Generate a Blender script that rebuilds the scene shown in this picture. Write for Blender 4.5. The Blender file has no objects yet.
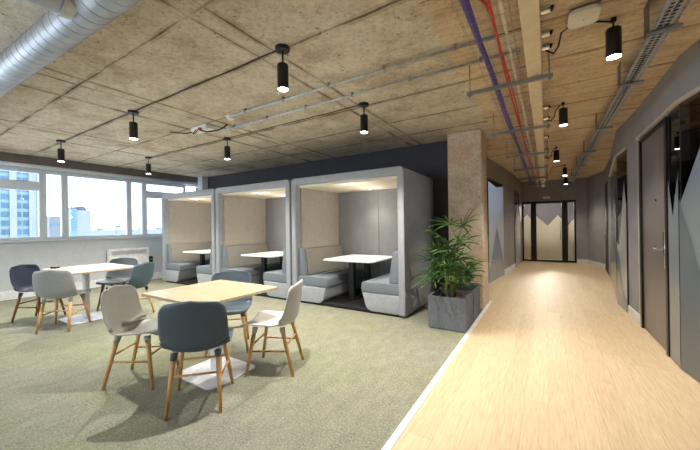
import bpy, bmesh, math, random
from mathutils import Vector, Matrix
random.seed(7)
S = bpy.context.scene
COL = S.collection
PI = math.pi
YAW = math.atan2(195, 313)

# ------------------------------------------------------------------ materials
def lin(c):
    return tuple(((v / 12.92) if v <= 0.04045 else ((v + 0.055) / 1.055) ** 2.4) for v in [k / 255 for k in c]) + (1,)

class Mat:
    def __init__(s, name, base=(128, 128, 128), rough=.6, metal=0, spec=.4):
        s.m = bpy.data.materials.new(name); s.m.use_nodes = True
        s.t = s.m.node_tree; s.b = s.t.nodes['Principled BSDF']; s.out = s.t.nodes['Material Output']
        s.b.inputs['Base Color'].default_value = lin(base)
        s.b.inputs['Roughness'].default_value = rough
        s.b.inputs['Metallic'].default_value = metal
        s.b.inputs['Specular IOR Level'].default_value = spec
        s.co = None
    def n(s, typ, **kw):
        x = s.t.nodes.new(typ)
        for k, v in kw.items(): setattr(x, k, v)
        return x
    def link(s, a, b): s.t.links.new(a, b)
    def coords(s, scale=(1, 1, 1)):
        if s.co is None: s.co = s.n('ShaderNodeTexCoord')
        mp = s.n('ShaderNodeMapping'); mp.inputs['Scale'].default_value = scale
        s.link(s.co.outputs['Object'], mp.inputs['Vector']); return mp.outputs['Vector']
    def noise(s, scale, detail=4, rough=.55, stretch=(1, 1, 1)):
        x = s.n('ShaderNodeTexNoise'); x.inputs['Scale'].default_value = scale
        x.inputs['Detail'].default_value = detail; x.inputs['Roughness'].default_value = rough
        s.link(s.coords(stretch), x.inputs['Vector']); return x.outputs['Fac']
    def ramp(s, fac, stops):
        r = s.n('ShaderNodeValToRGB'); e = r.color_ramp.elements
        while len(e) < len(stops): e.new(.5)
        for k, (p, c) in zip(e, stops): k.position = p; k.color = lin(c)
        s.link(fac, r.inputs['Fac']); return r.outputs['Color']
    def mix(s, fac, a, b, mode='MIX'):
        x = s.n('ShaderNodeMix', data_type='RGBA', blend_type=mode)
        for sock, v in ((x.inputs[0], fac), (x.inputs[6], a), (x.inputs[7], b)):
            if hasattr(v, 'links') or hasattr(v, 'is_linked'): s.link(v, sock)
            elif isinstance(v, (int, float)): sock.default_value = v
            else: sock.default_value = lin(v)
        return x.outputs[2]
    def math(s, op, a, b=0, c=0):
        x = s.n('ShaderNodeMath', operation=op)
        for sock, v in zip(x.inputs, (a, b, c)):
            if hasattr(v, 'is_linked'): s.link(v, sock)
            else: sock.default_value = v
        return x.outputs[0]
    def color(s, c): s.link(c, s.b.inputs['Base Color']); return s
    def bump(s, h, strength=.3, dist=.01):
        x = s.n('ShaderNodeBump'); x.inputs['Strength'].default_value = strength; x.inputs['Distance'].default_value = dist
        s.link(h, x.inputs['Height']); s.link(x.outputs['Normal'], s.b.inputs['Normal']); return s

M = {}
def plain(key, col, rough=.6, metal=0, spec=.4, var=0.06, scale=12):
    m = Mat(key, col, rough, metal, spec)
    if var:
        lo = tuple(max(0, k * (1 - var)) for k in col); hi = tuple(min(255, k * (1 + var)) for k in col)
        m.color(m.ramp(m.noise(scale, 3), [(.3, lo), (.7, hi)]))
    M[key] = m.m; return m
def felt(key, col):
    m = Mat(key, col, .95, 0, .1)
    f = m.noise(140, 2, .7); g = m.noise(9, 3)
    c = m.ramp(f, [(.3, tuple(k * .78 for k in col)), (.5, col), (.72, tuple(min(255, k * 1.16) for k in col))])
    m.color(m.mix(.07, c, m.ramp(g, [(.35, tuple(k * .7 for k in col)), (.65, tuple(min(255, k * 1.2) for k in col))])))
    m.bump(f, .35, .004); M[key] = m.m
def emit(key, col, strength):
    m = Mat(key, (0, 0, 0)); m.b.inputs['Emission Color'].default_value = lin(col); m.b.inputs['Emission Strength'].default_value = strength
    M[key] = m.m

def concrete(key, base, dark, light, xl=(), yl=(), boards=None, stain=None, pits=.3):
    m = Mat(key, base, .9, 0, .15)
    big = m.noise(.8, 4, .55); g = m.noise(3.1, 6, .68); f = m.noise(30, 4, .7); p = m.noise(26, 3, .62)
    c = m.ramp(big, [(.34, tuple((a + b) / 2 for a, b in zip(base, dark))), (.5, base), (.66, light)])
    c = m.mix(.6, c, m.ramp(g, [(.34, dark), (.49, base), (.64, light)]))
    c = m.mix(.38, c, m.ramp(f, [(.3, tuple(k * .6 for k in dark)), (.5, base), (.7, light)]))
    if stain:
        sm = m.math('MULTIPLY', m.ramp(m.noise(1.7, 7, .72), [(.52, (0, 0, 0)), (.68, (255, 255, 255))]), .55)
        c = m.mix(sm, c, stain)
    c = m.mix(m.ramp(p, [(pits, (235, 235, 235)), (pits + .05, (0, 0, 0))]), c, tuple(k * .5 for k in dark))
    sep = m.n('ShaderNodeSeparateXYZ'); m.link(m.coords(), sep.inputs[0])
    wob = m.math('MULTIPLY', m.math('SUBTRACT', m.noise(3, 3), .5), .03)
    x = m.math('ADD', sep.outputs[0], wob); y = m.math('ADD', sep.outputs[1], wob)
    mask = None; halo = None
    for src, lst in ((x, xl), (y, yl)):
        for v, w in lst:
            k = m.math('COMPARE', src, v, w); h = m.math('COMPARE', src, v, w * 3.5)
            mask = k if mask is None else m.math('MAXIMUM', mask, k); halo = h if halo is None else m.math('MAXIMUM', halo, h)
    if boards:
        fr = m.math('FRACT', m.math('DIVIDE', y, boards))
        mask = m.math('LESS_THAN', fr, .022); halo = m.math('LESS_THAN', fr, .07)
        st = m.noise(9, 5, .7, (.35, 2.4, 1))
        c = m.mix(.35, c, m.ramp(st, [(.33, dark), (.5, base), (.66, light)]))
    hgt = f
    if mask is not None:
        br = m.noise(2.2, 3)
        c = m.mix(m.math('MULTIPLY', halo, m.math('MULTIPLY', m.ramp(br, [(.35, (0, 0, 0)), (.65, (255, 255, 255))]), .5)), c, tuple(a * b for a, b in zip(dark, (.86, .74, .56))))
        c = m.mix(m.math('MULTIPLY', mask, m.ramp(br, [(.3, (110, 110, 110)), (.6, (230, 230, 230))])), c, tuple(k * .36 for k in dark))
        hgt = m.math('SUBTRACT', f, mask)
    m.color(c); m.bump(hgt, .5, .012); M[key] = m.m

concrete('ceiling_concrete', (208, 196, 176), (154, 139, 118), (232, 223, 207),
         xl=[(-1.89, .009), (-2.06, .011), (-3.78, .011), (-3.96, .007), (-4.42, .015), (-6.0, .01), (-6.18, .008), (-6.72, .012), (-7.9, .009)],
         yl=[(-.6, .009), (.25, .009), (1.25, .009), (1.9, .012), (2.66, .007), (3.34, .012), (4.1, .01), (4.8, .01)],
         stain=(150, 118, 82))
concrete('corridor_concrete', (214, 191, 156), (160, 134, 100), (234, 216, 186), boards=.66, stain=(158, 118, 74))
concrete('column_concrete', (206, 191, 170), (160, 142, 120), (228, 215, 196), stain=(186, 136, 98), pits=.24)
concrete('planter_concrete', (106, 111, 118), (90, 94, 102), (124, 128, 136), pits=.15)

# carpet: green grey tufts running in soft bands
m = Mat('carpet', (140, 140, 110), 1, 0, .05)
a_ = m.noise(.7, 4, .6, (1, 1.5, 1)); f_ = m.noise(70, 3, .8); g_ = m.noise(5, 7, .78, (2.0, 1.0, 1))
c = m.ramp(a_, [(.38, (138, 135, 127)), (.5, (134, 135, 115)), (.6, (128, 135, 86))])
c = m.mix(.5, c, m.ramp(g_, [(.36, (104, 107, 94)), (.5, (138, 139, 120)), (.64, (170, 171, 146))]))
c = m.mix(.5, c, m.ramp(f_, [(.32, (74, 76, 66)), (.5, (124, 125, 112)), (.68, (178, 178, 162))]))
m.color(c); m.bump(f_, .5, .006); M['carpet'] = m.m

# oak boards along the corridor
m = Mat('oak_floor', (214, 186, 146), .5, 0, .2)
sep = m.n('ShaderNodeSeparateXYZ'); m.link(m.coords(), sep.inputs[0])
bx = m.math('DIVIDE', sep.outputs[0], .15); row = m.math('FLOOR', bx)
wn = m.n('ShaderNodeTexWhiteNoise', noise_dimensions='1D'); m.link(row, wn.inputs['W'])
yy = m.math('DIVIDE', m.math('ADD', sep.outputs[1], m.math('MULTIPLY', wn.outputs['Value'], 7)), 1.9)
cell = m.n('ShaderNodeCombineXYZ'); m.link(row, cell.inputs[0]); m.link(m.math('FLOOR', yy), cell.inputs[1])
wn2 = m.n('ShaderNodeTexWhiteNoise', noise_dimensions='2D'); m.link(cell.outputs[0], wn2.inputs['Vector'])
c = m.ramp(wn2.outputs['Value'], [(0, (194, 172, 138)), (.5, (206, 185, 152)), (1, (216, 198, 168))])
gr = m.noise(9, 7, .7, (9, .5, 1))
c = m.mix(.55, c, m.ramp(gr, [(.32, (176, 148, 112)), (.5, (206, 184, 150)), (.68, (224, 206, 178))]))
seam = m.math('MAXIMUM', m.math('LESS_THAN', m.math('FRACT', bx), .012), m.math('LESS_THAN', m.math('FRACT', yy), .0016))
c = m.mix(m.math('MULTIPLY', seam, .45), c, (120, 92, 60))
m.color(c); m.bump(gr, .05, .004); M['oak_floor'] = m.m

m = Mat('oak', (205, 150, 84), .5, 0, .3)
gr = m.noise(26, 4, .6, (1, 1, .12))
m.color(m.ramp(gr, [(.3, (178, 130, 76)), (.5, (202, 156, 100)), (.7, (220, 178, 124))])); M['oak'] = m.m
m = Mat('oak_dark', (140, 92, 50), .5, 0, .3)
m.color(m.ramp(m.noise(26, 4, .6, (1, 1, .12)), [(.3, (112, 70, 36)), (.7, (150, 100, 58))])); M['oak_dark'] = m.m
m = Mat('table_oak', (222, 198, 160), .38, 0, .45)
gr = m.noise(6, 6, .65, (.7, 12, 1))
m.color(m.ramp(gr, [(.3, (172, 150, 120)), (.5, (188, 168, 138)), (.7, (202, 185, 158))])); M['table_oak'] = m.m

plain('white_paint', (226, 228, 230), .5); plain('white_metal', (222, 224, 228), .35)
plain('wall_white', (196, 200, 204), .8, var=.02); plain('frame_white', (206, 214, 224), .45, var=.02)
plain('wall_charcoal', (66, 66, 74), .85, var=.05, scale=3); plain('wall_taupe', (146, 138, 128), .85, var=.04, scale=3)
plain('wall_grey', (148, 148, 152), .8, var=.04, scale=3); plain('trim_pale', (190, 180, 166), .5, var=.03)
plain('black_metal', (24, 24, 26), .4); plain('black_soft', (20, 20, 22), .7); plain('beam_grey', (104, 96, 92), .7)
plain('cream_trunking', (222, 204, 170), .5, var=.03); plain('steel', (150, 152, 155), .35, .8, var=.08)
plain('galvanised', (186, 190, 194), .42, .5, var=.1, scale=20); plain('chrome', (205, 205, 205), .2, 1)
plain('duct_steel', (176, 182, 192), .5, .85, var=.06, scale=8)
plain('purple_cable', (92, 74, 150), .5); plain('red_cable', (206, 62, 48), .5); plain('white_cable', (226, 218, 198), .5); plain('black_cable', (26, 24, 24), .5)
plain('cream_plastic', (232, 224, 208), .45, var=.02)
plain('door_brown', (124, 119, 117), .36, .35, var=.05, scale=2)
plain('soil', (92, 58, 40), .95, var=.3, scale=60)
plain('stem_green', (120, 128, 62), .6)
m = Mat('leaf', (58, 96, 40), .42, 0, .4); m.color(m.ramp(m.noise(14, 3), [(.3, (30, 58, 26)), (.5, (52, 90, 38)), (.75, (112, 142, 70))])); M['leaf'] = m.m
m = Mat('leaf_dark', (40, 76, 36), .35, 0, .5); m.color(m.ramp(m.noise(14, 3), [(.3, (28, 58, 30)), (.7, (66, 110, 48))])); M['leaf_dark'] = m.m
felt('felt_grey', (164, 168, 174)); felt('felt_beige', (174, 168, 158)); felt('felt_dark', (134, 135, 138)); felt('cushion_blue', (120, 128, 136))
felt('cushion_beige', (134, 130, 124)); felt('cushion_slate', (78, 84, 96))
plain('ceiling_cream', (232, 222, 204), .7, var=.02)
for k, c in dict(slate=(76, 88, 98), warm_grey=(148, 147, 140), pale_grey=(188, 188, 180), blue_grey=(84, 98, 108), navy=(54, 64, 84), mid_grey=(146, 148, 148), dark_grey=(88, 92, 98), teal=(72, 92, 102)).items():
    plain('shell_' + k, c, .42, var=.02)
emit('lamp_white', (255, 246, 230), 14); emit('spot_warm', (255, 232, 190), 9)
plain('ext_white', (104, 110, 118), .7, var=.03, scale=.2); plain('ext_blue', (58, 92, 108), .5, var=.1, scale=.1); plain('ext_cyan', (84, 106, 120), .6, var=.05, scale=.1); plain('ext_grey', (92, 96, 106), .7); plain('ext_dark', (66, 70, 80), .7)
plain('ext_glass', (40, 66, 86), .3, var=.2, scale=.3)

def glass(key, tint, refl=.9, film=None, film_alpha=.8, rough=.02):
    m = Mat(key); t = m.t
    tr = m.n('ShaderNodeBsdfTransparent'); tr.inputs['Color'].default_value = lin(tint)
    gl = m.n('ShaderNodeBsdfGlossy'); gl.inputs['Roughness'].default_value = rough; gl.inputs['Color'].default_value = (refl, refl, refl, 1)
    fr = m.n('ShaderNodeFresnel'); fr.inputs['IOR'].default_value = 1.5
    base = tr.outputs[0]
    if film:
        df = m.n('ShaderNodeBsdfDiffuse'); df.inputs['Color'].default_value = lin(film)
        tl = m.n('ShaderNodeBsdfTranslucent'); tl.inputs['Color'].default_value = lin(film)
        mx0 = m.n('ShaderNodeMixShader'); mx0.inputs[0].default_value = .4; m.link(df.outputs[0], mx0.inputs[1]); m.link(tl.outputs[0], mx0.inputs[2])
        mx1 = m.n('ShaderNodeMixShader'); mx1.inputs[0].default_value = film_alpha; m.link(tr.outputs[0], mx1.inputs[1]); m.link(mx0.outputs[0], mx1.inputs[2]); base = mx1.outputs[0]
    mx = m.n('ShaderNodeMixShader'); m.link(fr.outputs[0], mx.inputs[0]); m.link(base, mx.inputs[1]); m.link(gl.outputs[0], mx.inputs[2])
    m.link(mx.outputs[0], m.out.inputs['Surface']); M[key] = m.m
glass('glass', (246, 250, 252)); glass('glass_dim', (170, 178, 190))
glass('film', (230, 236, 240), film=(220, 227, 231), film_alpha=.92, rough=.12)
glass('film_blue', (200, 214, 224), film=(166, 178, 188), film_alpha=.94, rough=.12)
glass('film_grey', (200, 208, 214), film=(150, 160, 168), film_alpha=.93, rough=.15)
glass('film_slate', (190, 200, 210), film=(122, 133, 144), film_alpha=.94, rough=.15)
glass('film_light', (230, 236, 240), film=(214, 208, 196), film_alpha=.85, rough=.15)

# ------------------------------------------------------------------ mesh helpers
def obj(name, bm, mat, parent=None, smooth=False, kind=None, loc=None):
    me = bpy.data.meshes.new(name); bmesh.ops.recalc_face_normals(bm, faces=bm.faces[:]) if smooth != 'keep' else None
    bm.to_mesh(me); bm.free()
    if smooth:
        for p in me.polygons: p.use_smooth = True
        if smooth == 'auto':
            me.set_sharp_from_angle(angle=math.radians(40))
    o = bpy.data.objects.new(name, me); COL.objects.link(o)
    me.materials.append(M[mat])
    if parent is not None: o.parent = parent
    if kind: o['kind'] = kind
    if loc: o.location = loc
    return o
def thing(name, label, cat, loc=(0, 0, 0), rz=0, group=None, kind=None):
    o = bpy.data.objects.new(name, None); COL.objects.link(o); o.location = loc; o.rotation_euler = (0, 0, rz)
    o.empty_display_size = .1
    return tag(o, label, cat, group, kind)
def tag(o, label, cat, group=None, kind=None):
    if label: o['label'] = label
    if cat: o['category'] = cat
    if group: o['group'] = group
    if kind: o['kind'] = kind
    return o
def kids(o): return [c for c in bpy.data.objects if c.parent == o]
def copy_tree(o, parent=None):
    c = o.copy(); COL.objects.link(c)
    if parent is not None: c.parent = parent
    for k in kids(o):
        copy_tree(k, c)
    return c
def B(): return bmesh.new()
def box(bm, x0, x1, y0, y1, z0, z1, bev=0, seg=2, mat=None):
    g = bmesh.ops.create_cube(bm, size=1)
    vs = g['verts']
    for v in vs: v.co = Vector(((x0 + x1) / 2 + v.co.x * (x1 - x0), (y0 + y1) / 2 + v.co.y * (y1 - y0), (z0 + z1) / 2 + v.co.z * (z1 - z0)))
    if bev:
        es = list({e for v in vs for e in v.link_edges})
        r = bmesh.ops.bevel(bm, geom=es, offset=bev, segments=seg, affect='EDGES', profile=.5)
        vs = r['verts']
    if mat is not None:
        for v in {v for v in vs}: v.co = mat @ v.co
    return bm
def tube(bm, pts, r, seg=8, caps=True):
    pts = [Vector(p) for p in pts]; n = len(pts); rs = r if isinstance(r, (list, tuple)) else [r] * n
    rings = []; up = Vector((0, 0, 1))
    for i, p in enumerate(pts):
        t = (pts[min(i + 1, n - 1)] - pts[max(i - 1, 0)]).normalized()
        if i == 0:
            ref = up if abs(t.dot(up)) < .9 else Vector((1, 0, 0))
        a = (ref - t * ref.dot(t)).normalized(); b = t.cross(a); ref = a
        rings.append([bm.verts.new(p + (a * math.cos(2 * PI * k / seg) + b * math.sin(2 * PI * k / seg)) * rs[i]) for k in range(seg)])
    for u, v in zip(rings, rings[1:]):
        for k in range(seg): bm.faces.new((u[k], u[(k + 1) % seg], v[(k + 1) % seg], v[k]))
    if caps: bm.faces.new(rings[0][::-1]); bm.faces.new(rings[-1])
    return bm
def lathe(bm, prof, seg=24, c=(0, 0, 0)):
    rings = []
    for r, z in prof:
        rings.append([bm.verts.new((c[0] + r * math.cos(2 * PI * k / seg), c[1] + r * math.sin(2 * PI * k / seg), c[2] + z)) for k in range(seg)])
    for u, v in zip(rings, rings[1:]):
        for k in range(seg): bm.faces.new((u[k], u[(k + 1) % seg], v[(k + 1) % seg], v[k]))
    bm.faces.new(rings[0][::-1]); bm.faces.new(rings[-1]); return bm
def extrude_y(bm, prof, y0, y1, bev=0):   # prof: (x,z) outline
    a = [bm.verts.new((x, y0, z)) for x, z in prof]; b = [bm.verts.new((x, y1, z)) for x, z in prof]
    n = len(prof); f0 = bm.faces.new(a); f1 = bm.faces.new(b[::-1])
    for k in range(n): bm.faces.new((a[k], b[k], b[(k + 1) % n], a[(k + 1) % n]))
    bmesh.ops.recalc_face_normals(bm, faces=bm.faces[:])
    if bev:
        bmesh.ops.bevel(bm, geom=[e for e in f0.edges] + [e for e in f1.edges], offset=bev, segments=3, affect='EDGES', profile=.5)
    return bm
def plate(bm, x0, x1, y0, y1, z0, z1, rads, seg=7, lip=0):   # rads: corner radii bl br tr tl
    pts = []
    for cx, cy, sx, sy, a0, rr in ((x0, y0, 1, 1, PI, rads[0]), (x1, y0, -1, 1, 1.5 * PI, rads[1]), (x1, y1, -1, -1, 0, rads[2]), (x0, y1, 1, -1, .5 * PI, rads[3])):
        ks = range(seg + 1) if rr > 1e-4 else [0]
        for k in ks: a = a0 + .5 * PI * k / seg; pts.append((cx + sx * rr + rr * math.cos(a), cy + sy * rr + rr * math.sin(a)))
    mx, my = (x0 + x1) / 2, (y0 + y1) / 2
    def ring(z, q): return [bm.verts.new((x + (q if x < mx else -q), y + (q if y < my else -q), z)) for x, y in pts]
    rr = [ring(z0, lip), ring(z0 + lip, 0), ring(z1 - lip, 0), ring(z1, lip)] if lip else [ring(z0, 0), ring(z1, 0)]
    n = len(pts)
    for u, v in zip(rr, rr[1:]):
        for k in range(n): bm.faces.new((u[k], u[(k + 1) % n], v[(k + 1) % n], v[k]))
    bm.faces.new(rr[0][::-1]); bm.faces.new(rr[-1]); return bm
def wallseg(bm, p, q, z0, z1, t=.1, side=1):    # vertical slab from p to q, thickness t to the 'side'
    d = Vector((q[0] - p[0], q[1] - p[1])).normalized(); n = Vector((d.y, -d.x)) * side * t
    pts = [(p[0], p[1]), (q[0], q[1]), (q[0] + n.x, q[1] + n.y), (p[0] + n.x, p[1] + n.y)]
    a = [bm.verts.new((x, y, z0)) for x, y in pts]; b = [bm.verts.new((x, y, z1)) for x, y in pts]
    bm.faces.new(a[::-1]); bm.faces.new(b)
    for k in range(4): bm.faces.new((a[k], a[(k + 1) % 4], b[(k + 1) % 4], b[k]))
    return bm
def lerp2(p, q, t): return (p[0] + (q[0] - p[0]) * t, p[1] + (q[1] - p[1]) * t)
CEIL = 2.75

# ------------------------------------------------------------------ setting
obj('floor', box(B(), -8.75, -.82, -1.6, 5.7, -.1, 0), 'carpet', kind='structure')
obj('floor.001', box(B(), -.78, 2.4, -1.6, 12.6, -.1, .004), 'oak_floor', kind='structure')
b = B(); box(b, -1.6, -.78, 5.7, 12.6, -.1, .004); obj('floor.002', b, 'oak_floor', kind='structure')
obj('trim_1', box(B(), -.822, -.778, -1.6, 5.75, -.05, .008), 'white_metal', kind='structure')
obj('ceiling', box(B(), -9.0, -.68, -1.6, 5.8, CEIL, CEIL + .2), 'ceiling_concrete', kind='structure')
obj('ceiling.001', box(B(), -.68, 2.6, -1.6, 12.7, CEIL - .008, CEIL + .2), 'corridor_concrete', kind='structure')
obj('ceiling.002', box(B(), -1.7, -.68, 5.8, 12.7, CEIL - .008, CEIL + .2), 'corridor_concrete', kind='structure')

# window wall: x=-8.6 plane, sill wall below, header above
WX = -8.6
obj('wall_west', box(B(), WX - .2, WX, -1.6, 5.6, 0, 1.10), 'wall_white', kind='structure')
obj('wall_west_header', box(B(), WX - .2, WX, -1.6, 5.6, 2.5, CEIL), 'wall_white', kind='structure')
obj('baseboard_west', box(B(), WX, WX + .02, -1.6, 5.6, 0, .17, .004), 'white_paint', kind='structure')
obj('trim_2', box(B(), WX - .02, WX + .06, -1.6, 5.6, 1.08, 1.11, .005), 'frame_white', kind='structure')   # sill
obj('trim_3', box(B(), WX, WX + .16, -1.6, 5.5, 2.6, CEIL, .01), 'beam_grey', kind='structure')              # dark beam under ceiling
wi = 0
def framed(y0, y1, z0, z1, w=.05, transom=None):
    global wi; wi += 1
    r = thing('window_%d' % wi, None, None, (WX, 0, 0), kind='structure')
    f = B()
    box(f, -.1, 0, y0, y0 + w, z0, z1, .006, 1); box(f, -.1, 0, y1 - w, y1, z0, z1, .006, 1)
    box(f, -.1, 0, y0 + w, y1 - w, z0, z0 + w, .006, 1); box(f, -.1, 0, y0 + w, y1 - w, z1 - w, z1, .006, 1)
    if transom: box(f, -.1, 0, y0 + w, y1 - w, transom[0], transom[1], .006, 1)
    obj('window_frame', f, 'frame_white', r)
    if transom:
        obj('pane', box(B(), -.06, -.045, y0 + w, y1 - w, z0 + w, transom[0]), 'glass', r)
        obj('pane', box(B(), -.06, -.045, y0 + w, y1 - w, transom[1], z1 - w), 'glass', r)
    else: obj('pane', box(B(), -.06, -.045, y0 + w, y1 - w, z0 + w, z1 - w), 'glass', r)
    return r
for base in (-1.85, 1.12, 4.09):     # base = y where a transom window begins
    framed(base - .08, base + 1.0, 1.11, 2.5, .06, (2.09, 2.27))
    if base < 4:
        framed(base + 1.0, base + 1.34, 1.11, 2.5, .055); framed(base + 1.34, base + 2.55, 1.11, 2.5, .055); framed(base + 2.55, base + 2.89, 1.11, 2.5, .055)
t = thing('service_pipe', 'white pipe running along the top of the window wall under the grey beam', 'pipe', (WX + .13, 0, 2.555))
obj('pipe', tube(B(), [(0, -1.5, 0), (0, 5.3, 0)], .035, 12), 'frame_white', t, True)
for y in (1.78, 3.3, 4.4): obj('bracket', box(B(), -.02, .02, y - .015, y + .015, .03, .05), 'steel', t)
t = thing('boxed_riser', 'pale boxed riser at the top corner between the windows and the charcoal wall', 'duct box', (-8.25, 5.38, 2.28))
obj('casing', box(B(), -.12, .1, -.08, .1, 0, .47, .006), 'wall_white', t)

# back wall of the lounge
obj('wall_north', box(B(), -8.8, -.9, 5.5, 5.7, 0, CEIL), 'wall_charcoal', kind='structure')
b = B(); box(b, -8.8, 2.4, -1.7, -1.6, 0, .9); box(b, -8.8, 2.4, -1.7, -1.6, 2.5, CEIL); box(b, -8.8, -8.3, -1.7, -1.6, .9, 2.5); box(b, -5.6, -3.6, -1.7, -1.6, .9, 2.5); box(b, -1.9, 2.4, -1.7, -1.6, .9, 2.5); obj("wall_south", b, "wall_white", kind="structure")  # unseen wall behind the camera, openings added to let in fill daylight
# column
b = box(B(), -1.33, -.82, 5.12, 5.62, 0, CEIL, .012, 1); obj('column', b, 'column_concrete', kind='structure')

# left corridor wall with glazing
L = [(-1.16, 5.55), (-1.07, 7.34), (-.92, 8.85), (-.79, 10.38), (-.70, 12.5)]
def filmpane(parent, p, q, z0, z1, film, peaks, base_mat='glass_dim', off=.012, side=-1):
    """a pane between p and q with an etched film whose top edge follows peaks [(t,z)...]"""
    b = B(); wallseg(b, p, q, z0, z1, .012, -side); obj('pane', b, base_mat, parent)
    d = Vector((q[0] - p[0], q[1] - p[1], 0)); n = Vector((d.y, -d.x, 0)).normalized() * off * side
    for q_, (fm, pk) in enumerate(zip(film, peaks)):
        b = B(); front = []
        for k in (4 * q_,):
            lo = [b.verts.new(Vector((p[0], p[1], 0)) + d * t + n * (1 + .1 * k) + Vector((0, 0, zb))) for t, zb, zt in pk]
            hi = [b.verts.new(Vector((p[0], p[1], 0)) + d * t + n * (1 + .1 * k) + Vector((0, 0, zt))) for t, zb, zt in pk]
            front.append((lo, hi))
            for i in range(len(pk) - 1):
                vs = [lo[i], lo[i + 1], hi[i + 1], hi[i]]
                if pk[i][1] >= pk[i][2] - 1e-4: vs = vs[:3]; 
                try: b.faces.new(vs)
                except ValueError: pass
        obj('etched_film', b, fm, parent, 'keep')
def glazing(name, p, q, z1, films, peaks, frame='black_metal', w=.03, side=-1, base='glass_dim'):
    r = thing(name, None, None, kind='structure')
    f = B(); d = Vector((q[0] - p[0], q[1] - p[1])); ln = d.length; d.normalize()
    e = (p[0] + d.x * w, p[1] + d.y * w); g = (q[0] - d.x * w, q[1] - d.y * w)
    wallseg(f, p, e, 0, z1, .05, -side); wallseg(f, g, q, 0, z1, .05, -side)
    wallseg(f, e, g, 0, .03, .05, -side); wallseg(f, e, g, z1 - w, z1, .05, -side)
    obj('window_frame', f, frame, r)
    filmpane(r, e, g, .03, z1 - w, films, peaks, base, .012, side)
    return r
ZG = 2.3
b = B(); wallseg(b, L[0], L[1], ZG, CEIL, .12, -1); wallseg(b, L[1], L[2], ZG, CEIL, .12, -1); wallseg(b, L[0], lerp2(L[0], L[1], .3), 0, ZG, .12, -1)
wallseg(b, L[2], L[3], 0, CEIL, .12, -1); wallseg(b, L[3], L[4], ZG, CEIL, .12, -1); wallseg(b, lerp2(L[3], L[4], .62), L[4], 0, ZG, .12, -1)
obj('wall_corridor_west', b, 'wall_taupe', kind='structure')
b = B(); wallseg(b, L[2], L[3], 0, .13, .014, 1); obj('baseboard_corridor_west', b, 'white_paint', kind='structure')
wi = 20
pk1 = [[(0, 0, 1.1), (.5, 0, .9), (1, 0, 1.1)]]
glazing('window_21', lerp2(L[0], L[1], .3), L[1], ZG, ['film'], [[(0, 0, 1.2), (.5, 0, 1.9), (1, 0, 1.0)]], side=1)
glazing('window_22', L[1], L[2], ZG, ['film', 'film_blue'], [[(0, .01, 2.24), (.5, .01, 2.16), (1, .01, 2.24)], [(.02, .02, .3), (.5, .02, 1.25), (.98, .02, .3)]], side=1)
glazing('window_23', L[3], lerp2(L[3], L[4], .62), ZG, ['film'], [[(0, .02, 1.2), (.5, .02, 2.0), (1, .02, 1.2)]], side=1)

# end wall with double glazed doors
EY = 12.5
b = B(); box(b, -.95, 1.25, EY, EY + .15, 2.04, CEIL); box(b, -.95, -.7, EY, EY + .15, 0, 2.04); box(b, .82, 1.25, EY, EY + .15, 0, 2.04)
obj('wall_corridor_north', b, 'wall_grey', kind='structure')
b = B(); box(b, .84, 1.12, EY - .015, EY, 0, .13); obj('baseboard_corridor_north', b, 'white_paint', kind='structure')
r = thing('door_1', None, None, (0, EY, 0), kind='structure')
f = B()
for x0, x1 in ((-.70, -.655), (-.44, -.28), (.44, .6), (.775, .82)): box(f, x0, x1, -.04, .06, 0, 2.04, .004, 1)
for x0, x1 in ((-.655, -.44), (-.28, .44), (.6, .775)): box(f, x0, x1, -.04, .06, 0, .07); box(f, x0, x1, -.04, .06, 1.97, 2.04)
obj('door_frame', f, 'black_metal', r)
for x0, x1, pk in ((-.655, -.44, [(0, .08, 1.5), (.5, .08, 1.62), (1, .08, 1.42)]), (-.28, .44, [(0, .08, 1.56), (.45, .08, 1.22), (.85, .08, 1.56), (1, .08, 1.44)]), (.6, .775, [(0, .08, 1.2), (1, .08, 1.45)])):
    rr = obj('door_leaf', box(B(), x0, x1, 0, .012, .07, 1.97), 'glass', r)
    bb = B(); n = len(pk)
    for k in (0, 1):
        lo = [bb.verts.new((x0 + (x1 - x0) * t, -.004 - .002 * k, zb)) for t, zb, zt in pk]; hi = [bb.verts.new((x0 + (x1 - x0) * t, -.004 - .002 * k, zt)) for t, zb, zt in pk]
        for i in range(n - 1): bb.faces.new((lo[i], lo[i + 1], hi[i + 1], hi[i]))
    obj('etched_film', bb, 'film_light', rr, 'keep')
obj('door_handle', tube(B(), [(.4, -.07, .75), (.4, -.07, 1.35)], .013, 10), 'steel', r, True)
sg = thing('exit_sign', 'small pale emergency light above the glazed end doors', 'sign', (.02, EY - .03, 2.12))
obj('housing', box(B(), -.1, .1, -.03, .03, 0, .08, .008), 'white_paint', sg)
# lobby beyond the end doors
b = B(); box(b, -1.6, 1.8, 12.66, 17, -.1, 0); obj('floor.003', b, 'oak_floor', kind='structure')
b = B(); box(b, -1.6, 1.8, 12.66, 17, 2.6, 2.7); obj('ceiling.003', b, 'corridor_concrete', kind='structure')
b = B(); box(b, -1.7, -1.6, 12.66, 17, 0, 2.6); box(b, 1.8, 1.9, 12.66, 17, 0, 2.6); box(b, -1.6, 1.8, 17, 17.1, 0, 2.6); obj('wall_lobby', b, 'wall_charcoal', kind='structure')

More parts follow.
